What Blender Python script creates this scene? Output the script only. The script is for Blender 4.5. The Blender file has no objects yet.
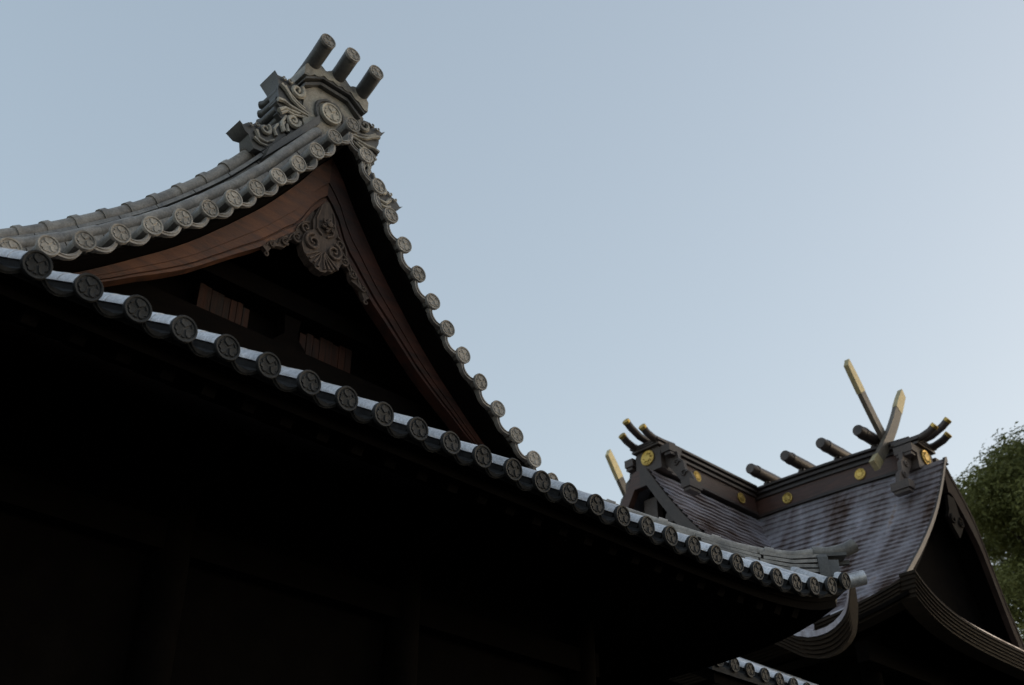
import bpy, math, random
from mathutils import Vector, Matrix
random.seed(7)
R = math.radians
S = bpy.context.scene
COL = S.collection

# ---------------------------------------------------------------- camera
cam_d = bpy.data.cameras.new('camera')
cam = bpy.data.objects.new('camera', cam_d); COL.objects.link(cam)
cam.location = (0, 0, 1.6)
cam.rotation_euler = (R(90 + 32.6098), 0, R(-43.7009))
cam_d.sensor_width = 36.0
cam_d.lens = 1132.24 * 36.0 / 1024.0
cam_d.clip_start = 0.1; cam_d.clip_end = 3000
cam_d.dof.use_dof = True
cam_d.dof.focus_distance = 9.0
cam_d.dof.aperture_fstop = 2.2
S.camera = cam

# ---------------------------------------------------------------- sky, sun, exposure
SUN_EL, SUN_AZ = 8.0, 117.0             # azimuth clockwise from +Y: sun very low, off to the right of the view
world = bpy.data.worlds.new('World'); S.world = world
world.use_nodes = True
wn = world.node_tree; wn.nodes.clear()
sky = wn.nodes.new('ShaderNodeTexSky'); sky.sky_type = 'NISHITA'; sky.sun_disc = False
sky.sun_elevation = R(SUN_EL); sky.sun_rotation = R(SUN_AZ)
sky.air_density = 1.0; sky.dust_density = 2.2; sky.ozone_density = 1.0
hsv = wn.nodes.new('ShaderNodeHueSaturation'); hsv.inputs['Saturation'].default_value = 1.02
bg = wn.nodes.new('ShaderNodeBackground'); bg.inputs['Strength'].default_value = 0.10
wo = wn.nodes.new('ShaderNodeOutputWorld')
gam = wn.nodes.new('ShaderNodeGamma'); gam.inputs['Gamma'].default_value = 0.50      # gamma curve flattens the sky brightness gradient
wn.links.new(sky.outputs[0], gam.inputs['Color']); wn.links.new(gam.outputs[0], hsv.inputs['Color']); wn.links.new(hsv.outputs[0], bg.inputs['Color'])
wn.links.new(bg.outputs[0], wo.inputs['Surface'])
sun_d = bpy.data.lights.new('sun', 'SUN'); sun_d.energy = 0.06; sun_d.angle = R(20); sun_d.color = (1.0, 0.86, 0.70)
sun = bpy.data.objects.new('sun', sun_d); COL.objects.link(sun)
sun.rotation_euler = (R(90 - SUN_EL), 0, R(180 - SUN_AZ))
vs = S.view_settings
vs.view_transform = 'Standard'; vs.look = 'None'; vs.gamma = 1.0; vs.use_curve_mapping = False
vs.exposure = 2.36

# ---------------------------------------------------------------- materials
MATS = {}
def nodes_of(name):
    m = bpy.data.materials.new(name); m.use_nodes = True; MATS[name] = m
    nt = m.node_tree; b = nt.nodes['Principled BSDF']
    return m, nt, b
def N(nt, t, **kw):
    n = nt.nodes.new(t)
    for k, v in kw.items():
        if k in n.inputs: n.inputs[k].default_value = v
        else: setattr(n, k, v)
    return n
def ramp(nt, src, stops):
    r = nt.nodes.new('ShaderNodeValToRGB')
    e = r.color_ramp.elements
    while len(e) < len(stops): e.new(0.5)
    for i, (p, c) in enumerate(stops):
        e[i].position = p; e[i].color = (c[0], c[1], c[2], 1)
    nt.links.new(src, r.inputs[0]); return r.outputs[0]
def mat(name, c1, c2, scale=6.0, rough=0.5, metal=0.0, bump=0.15, stretch=(1, 1, 1), fine=60.0, per_object=0.25, spec=0.5, rough_var=0.15, c3=None):
    """two weathered tones mixed by noise in object space, small bump, a slightly different tone for each copy"""
    m, nt, b = nodes_of(name)
    tc = N(nt, 'ShaderNodeTexCoord'); mp = N(nt, 'ShaderNodeMapping'); mp.inputs['Scale'].default_value = stretch
    oi = N(nt, 'ShaderNodeObjectInfo')
    add = N(nt, 'ShaderNodeVectorMath', operation='ADD')
    mul = N(nt, 'ShaderNodeMath', operation='MULTIPLY'); mul.inputs[1].default_value = 37.0
    nt.links.new(oi.outputs['Random'], mul.inputs[0])
    nt.links.new(tc.outputs['Object'], add.inputs[0]); nt.links.new(mul.outputs[0], add.inputs[1])
    nt.links.new(add.outputs[0], mp.inputs['Vector'])
    n1 = N(nt, 'ShaderNodeTexNoise', Scale=scale, Detail=7.0, Roughness=0.62)
    n2 = N(nt, 'ShaderNodeTexNoise', Scale=fine, Detail=4.0, Roughness=0.6)
    nt.links.new(mp.outputs[0], n1.inputs['Vector']); nt.links.new(mp.outputs[0], n2.inputs['Vector'])
    stops = [(0.32, c1), (0.68, c2)] if c3 is None else [(0.30, c1), (0.52, c2), (0.72, c3)]
    col = ramp(nt, n1.outputs['Fac'], stops)
    mx = N(nt, 'ShaderNodeMix', data_type='RGBA', blend_type='MULTIPLY'); mx.inputs['Factor'].default_value = 1.0
    spk = ramp(nt, n2.outputs['Fac'], [(0.3, (0.72, 0.72, 0.72)), (0.7, (1.15, 1.15, 1.15))])
    nt.links.new(col, mx.inputs[6]); nt.links.new(spk, mx.inputs[7])
    mr = N(nt, 'ShaderNodeMapRange'); mr.inputs['To Min'].default_value = 1 - per_object; mr.inputs['To Max'].default_value = 1 + per_object
    nt.links.new(oi.outputs['Random'], mr.inputs['Value'])
    sc = N(nt, 'ShaderNodeVectorMath', operation='SCALE')
    nt.links.new(mx.outputs[2], sc.inputs[0]); nt.links.new(mr.outputs[0], sc.inputs['Scale'])
    nt.links.new(sc.outputs[0], b.inputs['Base Color'])
    rr = N(nt, 'ShaderNodeMapRange'); rr.inputs['To Min'].default_value = max(0.05, rough - rough_var); rr.inputs['To Max'].default_value = min(1, rough + rough_var)
    nt.links.new(n1.outputs['Fac'], rr.inputs['Value']); nt.links.new(rr.outputs[0], b.inputs['Roughness'])
    b.inputs['Metallic'].default_value = metal
    b.inputs['Specular IOR Level'].default_value = spec
    bp = N(nt, 'ShaderNodeBump', Strength=bump, Distance=0.01)
    nt.links.new(n2.outputs['Fac'], bp.inputs['Height']); nt.links.new(bp.outputs[0], b.inputs['Normal'])
    return m
TILE_OLD = mat('weathered_grey_tile', (0.15, 0.136, 0.125), (0.38, 0.345, 0.31), 7, 0.5, 0.0, 0.2)
TILE_BARREL = mat('silver_grey_tile', (0.105, 0.098, 0.092), (0.235, 0.218, 0.20), 7, 0.45, 0.08, 0.25)
TILE_DISC = mat('pale_clay_disc', (0.20, 0.186, 0.17), (0.41, 0.38, 0.345), 14, 0.7, 0.0, 0.2, spec=0.25)
TILE_EAVE = mat('smoked_silver_tile', (0.48, 0.48, 0.50), (0.80, 0.79, 0.81), 7, 0.50, 0.62, 0.14, per_object=0.16, rough_var=0.10)
TILE_EAVE_DISC = mat('smoked_dark_disc', (0.013, 0.0132, 0.014), (0.046, 0.046, 0.048), 11, 0.6, 0.0, 0.25, spec=0.22)
PAN_DARK = mat('matte_dark_tile', (0.020, 0.020, 0.021), (0.045, 0.044, 0.044), 10, 0.85, 0.0, 0.2, spec=0.08, rough_var=0.1)  # dark and nearly glossless, so gaps under the barrels stay black
CLAY = mat('ornament_clay', (0.10, 0.092, 0.085), (0.36, 0.33, 0.28), 6, 0.6, 0.0, 0.35, c3=(0.45, 0.42, 0.36))
CLAY_DARK = mat('ornament_dark_clay', (0.045, 0.044, 0.044), (0.10, 0.095, 0.09), 6, 0.5, 0.0, 0.3)
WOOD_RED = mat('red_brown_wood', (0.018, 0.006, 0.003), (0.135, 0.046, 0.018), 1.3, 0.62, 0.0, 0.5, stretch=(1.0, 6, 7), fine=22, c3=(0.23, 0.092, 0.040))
WOOD_RED_SHADED = mat('shaded_red_wood', (0.010, 0.003, 0.002), (0.060, 0.016, 0.008), 1.6, 0.65, 0.0, 0.5, stretch=(1.0, 6, 7), fine=22)  # darker copy of the red wood: shade on the right board put into its colour
WOOD_PANEL = mat('panel_wood', (0.006, 0.002, 0.001), (0.060, 0.017, 0.007), 2.2, 0.9, 0.0, 0.4, stretch=(9, 4, 0.8), fine=30)
WOOD_GREY = mat('carved_grey_wood', (0.05, 0.032, 0.025), (0.175, 0.128, 0.104), 7, 0.8, 0.0, 0.6, stretch=(5, 3, 1.2), fine=40)
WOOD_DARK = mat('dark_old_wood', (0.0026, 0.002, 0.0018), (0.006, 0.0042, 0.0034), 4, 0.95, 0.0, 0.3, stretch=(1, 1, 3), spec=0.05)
WOOD_BLACK = mat('shade_black_wood', (0.0028, 0.0022, 0.0022), (0.0055, 0.0045, 0.004), 4, 0.95, 0.0, 0.3, spec=0.02)  # near-black base colour carries the deep shade under eaves and roofs
WOOD_RIDGE = mat('brown_ridge_wood', (0.040, 0.016, 0.011), (0.095, 0.042, 0.030), 3, 0.5, 0.0, 0.3, stretch=(1, 1, 8), fine=30)
WOOD_BARGE = mat('grey_brown_board', (0.05, 0.035, 0.03), (0.10, 0.075, 0.066), 3, 0.6, 0.0, 0.3, fine=30)
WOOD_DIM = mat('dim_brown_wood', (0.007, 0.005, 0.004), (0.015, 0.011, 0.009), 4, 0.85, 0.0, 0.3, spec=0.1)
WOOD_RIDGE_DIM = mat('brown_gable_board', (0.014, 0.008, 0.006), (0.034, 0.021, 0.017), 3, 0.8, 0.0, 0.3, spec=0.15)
BRONZE = mat('aged_bronze_plate', (0.075, 0.058, 0.042), (0.17, 0.14, 0.105), 7, 0.5, 0.3, 0.2)
RIDGE_CAP = mat('dark_brown_ridge_cap', (0.022, 0.014, 0.012), (0.05, 0.034, 0.03), 4, 0.5, 0.1, 0.2)
BARK = mat('layered_bark_edge', (0.020, 0.014, 0.009), (0.048, 0.033, 0.022), 5, 0.9, 0.0, 0.5, stretch=(1, 1, 6), spec=0.2)
GOLD = mat('gilt_metal', (0.40, 0.26, 0.06), (0.72, 0.50, 0.16), 12, 0.42, 0.9, 0.15)
GOLD_PALE = mat('pale_gilt', (0.45, 0.36, 0.18), (0.66, 0.55, 0.32), 12, 0.5, 0.6, 0.15)
COPPER_DARK = mat('dark_copper_log', (0.045, 0.035, 0.032), (0.10, 0.08, 0.072), 6, 0.45, 0.4, 0.2)
STONE = mat('podium_stone', (0.12, 0.115, 0.105), (0.20, 0.19, 0.175), 3, 0.85, 0.0, 0.4)
BARKTREE = mat('tree_bark', (0.03, 0.024, 0.018), (0.07, 0.055, 0.042), 5, 0.9, 0.0, 0.8, stretch=(3, 3, 0.6))
PLASTER = mat('grey_plaster', (0.03, 0.028, 0.026), (0.05, 0.048, 0.044), 2, 0.9, 0.0, 0.2)

def copper_roof_mat():
    m, nt, b = nodes_of('weathered_copper_shingle')
    tc = N(nt, 'ShaderNodeTexCoord')
    mp = N(nt, 'ShaderNodeMapping'); mp.inputs['Scale'].default_value = (0.55, 1.7, 0.30)
    nt.links.new(tc.outputs['Object'], mp.inputs['Vector'])
    a = N(nt, 'ShaderNodeTexNoise', Scale=1.5, Detail=6.0, Roughness=0.6); nt.links.new(mp.outputs[0], a.inputs['Vector'])
    c = N(nt, 'ShaderNodeTexNoise', Scale=9.0, Detail=6.0, Roughness=0.65); nt.links.new(tc.outputs['Object'], c.inputs['Vector'])
    col = ramp(nt, a.outputs['Fac'], [(0.33, (0.13, 0.085, 0.07)), (0.45, (0.31, 0.27, 0.28)), (0.63, (0.56, 0.54, 0.59)), (0.76, (0.38, 0.25, 0.16))])
    sp = ramp(nt, c.outputs['Fac'], [(0.35, (0.8, 0.8, 0.8)), (0.7, (1.12, 1.12, 1.12))])
    mx = N(nt, 'ShaderNodeMix', data_type='RGBA', blend_type='MULTIPLY'); mx.inputs['Factor'].default_value = 1
    nt.links.new(col, mx.inputs[6]); nt.links.new(sp, mx.inputs[7]); nt.links.new(mx.outputs[2], b.inputs['Base Color'])
    rg = ramp(nt, a.outputs['Fac'], [(0.36, (0.62,) * 3), (0.55, (0.36,) * 3)]); nt.links.new(rg, b.inputs['Roughness'])
    b.inputs['Metallic'].default_value = 0.6
    bp = N(nt, 'ShaderNodeBump', Strength=0.25, Distance=0.02); nt.links.new(c.outputs['Fac'], bp.inputs['Height']); nt.links.new(bp.outputs[0], b.inputs['Normal'])
    return m
COPPER = copper_roof_mat()
def leaf_mat(name, a, c):
    m, nt, b = nodes_of(name)
    at = N(nt, 'ShaderNodeAttribute', attribute_name='tone')
    col = ramp(nt, at.outputs['Fac'], [(0.0, a), (1.0, c)])
    nt.links.new(col, b.inputs['Base Color']); b.inputs['Roughness'].default_value = 0.6
    b.inputs['Specular IOR Level'].default_value = 0.3
    tr = N(nt, 'ShaderNodeBsdfTranslucent'); nt.links.new(col, tr.inputs['Color'])
    ms = N(nt, 'ShaderNodeMixShader'); ms.inputs[0].default_value = 0.38
    nt.links.new(b.outputs[0], ms.inputs[1]); nt.links.new(tr.outputs[0], ms.inputs[2])
    nt.links.new(ms.outputs[0], nt.nodes['Material Output'].inputs['Surface'])
    return m
LEAF_DARK = leaf_mat('olive_green_leaf', (0.075, 0.088, 0.026), (0.27, 0.265, 0.085))
LEAF_LIGHT = leaf_mat('yellow_green_leaf', (0.13, 0.14, 0.04), (0.30, 0.29, 0.10))
def ground_mat():
    m, nt, b = nodes_of('dark_gravel_ground')
    tc = N(nt, 'ShaderNodeTexCoord')
    n = N(nt, 'ShaderNodeTexNoise', Scale=0.35, Detail=6.0); v = N(nt, 'ShaderNodeTexVoronoi', Scale=28.0)
    nt.links.new(tc.outputs['Object'], n.inputs['Vector']); nt.links.new(tc.outputs['Object'], v.inputs['Vector'])
    col = ramp(nt, n.outputs['Fac'], [(0.3, (0.030, 0.028, 0.024)), (0.7, (0.065, 0.06, 0.052))])
    nt.links.new(col, b.inputs['Base Color']); b.inputs['Roughness'].default_value = 0.95
    bp = N(nt, 'ShaderNodeBump', Strength=0.6, Distance=0.02); nt.links.new(v.outputs['Distance'], bp.inputs['Height']); nt.links.new(bp.outputs[0], b.inputs['Normal'])
    return m
GROUND = ground_mat()

# ---------------------------------------------------------------- mesh helpers
class MB:
    def __init__(s): s.v = []; s.f = []
    def add(s, vs, fs):
        o = len(s.v); s.v += [tuple(p) for p in vs]; s.f += [tuple(i + o for i in f) for f in fs]; return s
    def box(s, c, d, rot=None):
        x, y, z = d[0] / 2, d[1] / 2, d[2] / 2
        P = [Vector((a, b, e)) for a in (-x, x) for b in (-y, y) for e in (-z, z)]
        if rot is not None: P = [rot @ p for p in P]
        c = Vector(c)
        return s.add([c + p for p in P], [(0, 1, 3, 2), (4, 6, 7, 5), (0, 4, 5, 1), (2, 3, 7, 6), (0, 2, 6, 4), (1, 5, 7, 3)])
    def bar(s, p0, p1, w, h, up=(0, 0, 1)):
        """a square bar from p0 to p1, w wide and h high"""
        p0, p1 = Vector(p0), Vector(p1); d = (p1 - p0).normalized()
        x = d.cross(Vector(up)).normalized(); u = x.cross(d)
        P = []
        for q in (p0, p1):
            for a, b in ((-1, -1), (1, -1), (1, 1), (-1, 1)): P.append(q + x * (a * w / 2) + u * (b * h / 2))
        return s.add(P, [(0, 1, 2, 3), (7, 6, 5, 4), (0, 4, 5, 1), (1, 5, 6, 2), (2, 6, 7, 3), (3, 7, 4, 0)])
    def prism(s, poly, m, depth):
        """polygon of 2-D points; m(a,b,t) maps to 3-D with t in 0..depth"""
        n = len(poly)
        P = [m(a, b, 0) for a, b in poly] + [m(a, b, depth) for a, b in poly]
        F = [tuple(range(n)), tuple(range(2 * n - 1, n - 1, -1))]
        F += [(i, i + n, (i + 1) % n + n, (i + 1) % n) for i in range(n)]
        return s.add(P, F)
    def tube(s, path, r, n=12, caps=True, up=(0, 0, 1)):
        path = [Vector(p) for p in path]; k = len(path)
        rs = r if isinstance(r, (list, tuple)) else [r] * k
        P = []; pu = Vector(up)
        for i, p in enumerate(path):
            d = (path[min(i + 1, k - 1)] - path[max(i - 1, 0)])
            d = d.normalized() if d.length > 1e-9 else Vector((0, 1, 0))
            x = d.cross(pu)
            x = x.normalized() if x.length > 1e-4 else d.orthogonal().normalized()
            u = x.cross(d)
            for j in range(n):
                t = 2 * math.pi * j / n
                P.append(p + x * (rs[i] * math.cos(t)) + u * (rs[i] * math.sin(t)))
        F = [(i * n + j, i * n + (j + 1) % n, (i + 1) * n + (j + 1) % n, (i + 1) * n + j) for i in range(k - 1) for j in range(n)]
        if caps: F += [tuple(range(n - 1, -1, -1)), tuple(range((k - 1) * n, k * n))]
        return s.add(P, F)
    def grid(s, nu, nv, fn, flip=False):
        P = [fn(i / nu, j / nv) for i in range(nu + 1) for j in range(nv + 1)]
        F = []
        for i in range(nu):
            for j in range(nv):
                a = i * (nv + 1) + j; q = (a, a + nv + 1, a + nv + 2, a + 1)
                F.append(q[::-1] if flip else q)
        return s.add(P, F)
    def slab(s, nu, nv, top, bot):
        """closed sheet between two surfaces of the same grid"""
        w = nv + 1; n = (nu + 1) * w
        P = [top(i / nu, j / nv) for i in range(nu + 1) for j in range(w)] + [bot(i / nu, j / nv) for i in range(nu + 1) for j in range(w)]
        F = []
        for i in range(nu):
            for j in range(nv):
                a = i * w + j
                F += [(a, a + w, a + w + 1, a + 1), (n + a, n + a + 1, n + a + w + 1, n + a + w)]
        for i in range(nu):
            a, b = i * w, (i + 1) * w
            F += [(a, n + a, n + b, b), (a + nv, b + nv, n + b + nv, n + a + nv)]
        for j in range(nv):
            a, b = j, j + 1
            F += [(a, b, n + b, n + a)]
            a, b = nu * w + j, nu * w + j + 1
            F += [(a, n + a, n + b, b)]
        return s.add(P, F)
    def mesh(s, name, m, smooth=35):
        me = bpy.data.meshes.new(name); me.from_pydata(s.v, [], s.f); me.validate()
        me.materials.append(m)
        import bmesh
        bm = bmesh.new(); bm.from_mesh(me); bmesh.ops.recalc_face_normals(bm, faces=bm.faces); bm.to_mesh(me); bm.free()
        if smooth:
            me.polygons.foreach_set('use_smooth', [True] * len(me.polygons)); me.set_sharp_from_angle(angle=R(smooth))
        me.update(); return me

ORIGIN = {}
def thing(name, loc, label, cat):
    o = bpy.data.objects.new(name, None); COL.objects.link(o); o.location = loc
    o.empty_display_size = 0.5
    o['label'] = label; o['category'] = cat; ORIGIN[o] = Vector(loc); return o
def part(name, me, parent, loc=(0, 0, 0), rot=None, label=None):
    """loc is in world metres (all parents are unrotated); a mesh already in world metres uses loc = (0,0,0)"""
    o = bpy.data.objects.new(name, me); COL.objects.link(o); o.parent = parent
    loc = Vector(loc); o.location = loc - ORIGIN[parent]; ORIGIN[o] = loc
    if rot is not None: o.rotation_euler = rot
    if label: o['label'] = label
    return o
def sub(name, me, parent, loc=(0, 0, 0), rot=None):
    """a sub-part given in the local space of its part"""
    o = bpy.data.objects.new(name, me); COL.objects.link(o); o.parent = parent; o.location = loc
    if rot is not None: o.rotation_euler = rot
    return o
def copy_part(o, parent, loc, rot):
    c = o.copy(); COL.objects.link(c); c.parent = parent
    loc = Vector(loc); c.location = loc - ORIGIN[parent]; ORIGIN[c] = loc; c.rotation_euler = rot
    for ch in o.children:
        d = ch.copy(); COL.objects.link(d); d.parent = c
    return c
def lerp_curve(pts):
    """smooth monotone curve through (x,y) points, straight beyond them"""
    xs = [p[0] for p in pts]; ys = [p[1] for p in pts]; n = len(pts)
    ms = []
    for i in range(n):
        if i == 0: ms.append((ys[1] - ys[0]) / (xs[1] - xs[0]))
        elif i == n - 1: ms.append((ys[-1] - ys[-2]) / (xs[-1] - xs[-2]))
        else: ms.append((ys[i + 1] - ys[i - 1]) / (xs[i + 1] - xs[i - 1]))
    def f(x):
        if x <= xs[0]: return ys[0] + ms[0] * (x - xs[0])
        if x >= xs[-1]: return ys[-1] + ms[-1] * (x - xs[-1])
        for i in range(n - 1):
            if x <= xs[i + 1]: break
        h = xs[i + 1] - xs[i]; t = (x - xs[i]) / h
        return ((2 * t**3 - 3 * t**2 + 1) * ys[i] + (t**3 - 2 * t**2 + t) * h * ms[i] + (-2 * t**3 + 3 * t**2) * ys[i + 1] + (t**3 - t**2) * h * ms[i + 1])
    return f
# a pixel of the photograph -> metres on a plane of constant x or y (used to measure carved outlines)
_q = cam.rotation_euler.to_matrix()
def at(px, py, axis, val):
    d = _q @ Vector(((px - 512) / 1132.24, -(py - 342.5) / 1132.24, -1))
    t = (val - cam.location[axis]) / d[axis]; return cam.location + d * t

# ---------------------------------------------------------------- ground
gb = MB(); gb.grid(8, 8, lambda u, v: (-900 + 1800 * u, -900 + 1800 * v, 0))
go = bpy.data.objects.new('ground', gb.mesh('ground', GROUND, 0)); COL.objects.link(go); go['kind'] = 'structure'

# ================================================================ WORSHIP HALL
U0, YC = 4.526, 12.04
YG, YB = 7.0, 17.08                      # front and back verge
EX0, EX1, EY0, EY1 = -0.55, 9.60, 5.25, 18.83
hall = thing('worship_hall', (U0, YC, 0), 'near dark wooden shrine hall with grey tiled roof, crested round end tiles and carved gable', 'shrine hall')
GA = [0, .187, .364, .537, .719, .913, 1.105, 1.301, 1.509, 1.738, 1.972, 2.216, 2.456, 2.702]
GH = [9.33, 9.083, 8.796, 8.53, 8.269, 8.021, 7.792, 7.57, 7.359, 7.152, 6.947, 6.749, 6.575, 6.42]
_G = lerp_curve(list(zip(GA, GH)))
def G(a): return _G(abs(a))
def Gn(a):
    """unit normal (pointing up) of the rake at signed a"""
    e = 1e-3; s = (G(a + e) - G(a - e)) / (2 * e) if abs(a) > .01 else 0
    l = math.hypot(1, s); return (-s / l, 1 / l)
SL = 0.59
def lift(x, y):
    dx = min(x - EX0, EX1 - x); dy = min(y - EY0, EY1 - y)
    return 0.45 * math.exp(-max(dx, 0) / .58) * math.exp(-max(dy, 0) / .58)
def H(x, y):
    """the lower roof: eaves all round, rising inwards (centre height of the barrel tiles)"""
    d = min(x - EX0, EX1 - x, y - EY0, EY1 - y)
    return 5.175 + SL * d + lift(x, y)

# --- lower roof sheet
def ring(d, n=60):
    """points along the four sides at inset d"""
    x0, x1, y0, y1 = EX0 + d, EX1 - d, EY0 + d, EY1 - d
    P = []
    for i in range(n): P.append((x0 + (x1 - x0) * i / n, y0))
    for i in range(n): P.append((x1, y0 + (y1 - y0) * i / n))
    for i in range(n): P.append((x1 - (x1 - x0) * i / n, y1))
    for i in range(n): P.append((x0, y1 - (y1 - y0) * i / n))
    return P
def skirt(d0, d1, ztop, zbot, name, m, steps=8):
    b = MB()
    rings = [ring(d0 + (d1 - d0) * k / steps) for k in range(steps + 1)]; n = len(rings[0])
    V = [(x, y, H(x, y) + ztop) for r_ in rings for x, y in r_] + [(x, y, H(x, y) + zbot) for r_ in rings for x, y in r_]
    o = n * (steps + 1); F = []
    for k in range(steps):
        for i in range(n):
            a, c = k * n + i, k * n + (i + 1) % n
            F += [(a, c, c + n, a + n), (o + a, o + a + n, o + c + n, o + c)]
    for i in range(n):
        j = (i + 1) % n
        F += [(i, o + i, o + j, j), (steps * n + i, steps * n + j, o + steps * n + j, o + steps * n + i)]
    b.add(V, F); return b.mesh(name, m)
lower_roof = part('lower_roof', skirt(0.07, 2.45, -0.075, -0.11, 'lower_roof', PAN_DARK), hall)
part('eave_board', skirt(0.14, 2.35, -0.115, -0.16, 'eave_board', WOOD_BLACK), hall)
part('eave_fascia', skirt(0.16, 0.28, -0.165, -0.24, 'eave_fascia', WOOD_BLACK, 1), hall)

# --- crest disc: rim, sunk field and a three-leaf crest; faces -Y
def crest_geometry(b, r, y0, tri=True, depth=1.0):
    n = 28; prof = [(1.0, 0.030), (1.0, -0.045), (0.97, -0.055), (0.86, -0.055), (0.83, -0.050), (0.81, -0.030), (0.0, -0.030)]
    P = []; F = []
    for k, (q, y) in enumerate(prof[:-1]):
        for j in range(n):
            t = 2 * math.pi * j / n; P.append((q * r * math.cos(t), y0 + y * depth * r / 0.085 * 0.35, q * r * math.sin(t)))
    L = len(prof) - 1
    for k in range(L - 1):
        for j in range(n): F.append((k * n + j, k * n + (j + 1) % n, (k + 1) * n + (j + 1) % n, (k + 1) * n + j))
    P.append((0, y0 - 0.030 * r / 0.085 * .35, 0)); c = len(P) - 1
    for j in range(n): F.append(((L - 1) * n + j, (L - 1) * n + (j + 1) % n, c))
    F.append(tuple(range(n)))
    b.add(P, F)
    yf = y0 - 0.030 * r / 0.085 * .35; yt = yf - 0.095 * r
    heart = [(0, .06), (.20, .20), (.37, .36), (.42, .52), (.37, .67), (.23, .76), (.09, .73), (0, .64)]
    heart = heart + [(-a, c_) for a, c_ in heart[-2:0:-1]]
    for k in range(3):
        t = k * 2 * math.pi / 3; ct, st = math.cos(t), math.sin(t)
        def rotp(a, c_, y): return (r * (a * ct - c_ * st), y, r * (a * st + c_ * ct))
        m = len(heart)
        V = [rotp(a, c_, yf + .001) for a, c_ in heart] + [rotp(a * .78, (c_ - .46) * .8 + .46, yt) for a, c_ in heart] + [rotp(0, .48, yf - .05 * r)]
        FF = [(i, (i + 1) % m, m + (i + 1) % m, m + i) for i in range(m)] + [(m + i, m + (i + 1) % m, 2 * m) for i in range(m)]
        b.add(V, FF)
        # stem arc between the leaves
        pts = [rotp(.60 * math.sin(q), .66 * math.cos(q), yf - .03 * r) for q in [math.pi / 3 + e * .22 for e in (-1, 0, 1)]]
        b.tube(pts, .06 * r, 6)
    return b
def crest_mesh(name, r, m):
    return crest_geometry(MB(), r, 0).mesh(name, m, 40)

def half_pipe(b, prof, n, a0=0):
    P = []; F = []; m = n + 1
    for y, r in prof:
        for j in range(m):
            t = math.radians(-a0 + (180 + 2 * a0) * j / n); P.append((r * math.cos(t), y, r * math.sin(t)))
    for i in range(len(prof) - 1):
        for j in range(n): F.append((i * m + j, i * m + j + 1, (i + 1) * m + j + 1, (i + 1) * m + j))
        F.append((i * m + n, i * m, (i + 1) * m, (i + 1) * m + n))
    F += [tuple(range(m)), tuple(range((len(prof) - 1) * m, len(prof) * m))[::-1]]
    b.add(P, F)
def barrel(name, r, L, m, step=0.36, n=14, x0=0.0, a0=0):
    """overlapping half-pipe tiles laid end to end along local +Y"""
    b = MB(); y = x0; first = True
    while y < L - 1e-6:
        e = min(y + step, L)
        half_pipe(b, [(y, r * .985), (y + .004, r), (e - .03, r * .955), (e, r * .93)], n, a0)
        y = e - 0.012 if e < L else L
    return b.mesh(name, m, 40)
# --- eave row along the front: barrel tiles with dark crest discs
ER = 0.070; TH = math.atan(SL)
eave_me = barrel('eave_tile', ER, 2.0, TILE_EAVE, x0=.035)
_b = MB(); _b.box((0, .32, -.047), (.112, .56, .088)); bed_me = _b.mesh('clay_bed', PAN_DARK, 0)
def disc_of(o): return [c for c in o.children if c.name.startswith('tile_end')][0]
eave_disc = crest_mesh('tile_end', 0.083, TILE_EAVE_DISC)
short_cache = {}
def tile_len(base, room, nm):
    '''barrels near a hip stop where the hip ridge crosses them'''
    if room >= 2.0: return base
    k = max(.1, round(room, 1)); key = (nm, k)
    if key not in short_cache: short_cache[key] = barrel(nm, ER, k, TILE_EAVE, x0=.035)
    return short_cache[key]
def pan_mesh(name, w, r, L, m, lip):
    """curved pan tile between two barrels, with its thick drooping lip in front"""
    b = MB(); n = 8
    def z(t): return -0.055 + 0.050 * (2 * t - 1) ** 2
    b.slab(n, 1, lambda t, v: (-w / 2 + w * t, v * L, z(t)), lambda t, v: (-w / 2 + w * t, v * L, z(t) - .022))
    b.slab(n, 1, lambda t, v: (-w / 2 + w * t, -.012 + v * .03, z(t) + .004), lambda t, v: (-w / 2 + w * t, -.012 + v * .03, z(t) - lip * (1 - .25 * (2 * t - 1) ** 2)))
    b.slab(n, 1, lambda t, v: (-w / 2 * .8 + w * .8 * t, -.020 + v * .01, z(t) - .010), lambda t, v: (-w / 2 * .8 + w * .8 * t, -.020 + v * .01, z(t) - .018))
    return b.mesh(name, m, 35)
PITCH = 0.2915; X0T = 1.521
pan_me = pan_mesh('pan_tile', 0.215, .03, 1.9, PAN_DARK, .030)
tile0 = None; pan0 = None
for k in range(-6, 28):
    x = X0T + PITCH * k + (0.02 if k == 26 else 0) + random.uniform(-.004, .004)
    z = H(x, EY0)
    rot = (TH + random.uniform(-.012, .012), 0, random.uniform(-.012, .012))
    if tile0 is None:
        tile0 = part('eave_tile', eave_me, hall, (x, EY0, z), rot); sub('tile_end', eave_disc, tile0, (0, 0, 0), (-TH * .82, 0, 0)); sub('clay_bed', bed_me, tile0)
    else: 
        c = copy_part(tile0, hall, (x, EY0, z), rot)
        c.data = tile_len(eave_me, min(x - EX0, EX1 - x) / math.cos(TH), 'eave_tile')
        d = disc_of(c); d.rotation_mode = 'YXZ'; d.rotation_euler = (-TH * .82 + random.uniform(-.04, .04), random.choice((0, 2.094, 4.189)) + random.uniform(-.15, .15), random.uniform(-.04, .04))
    if k < 27:
        xp = x + PITCH / 2; zp = H(xp, EY0)
        if pan0 is None: pan0 = part('pan_tile', pan_me, hall, (xp, EY0 + .015, zp - .018), (TH, 0, 0))
        else: copy_part(pan0, hall, (xp, EY0 + .015, zp - .018), (TH, 0, 0))
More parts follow.
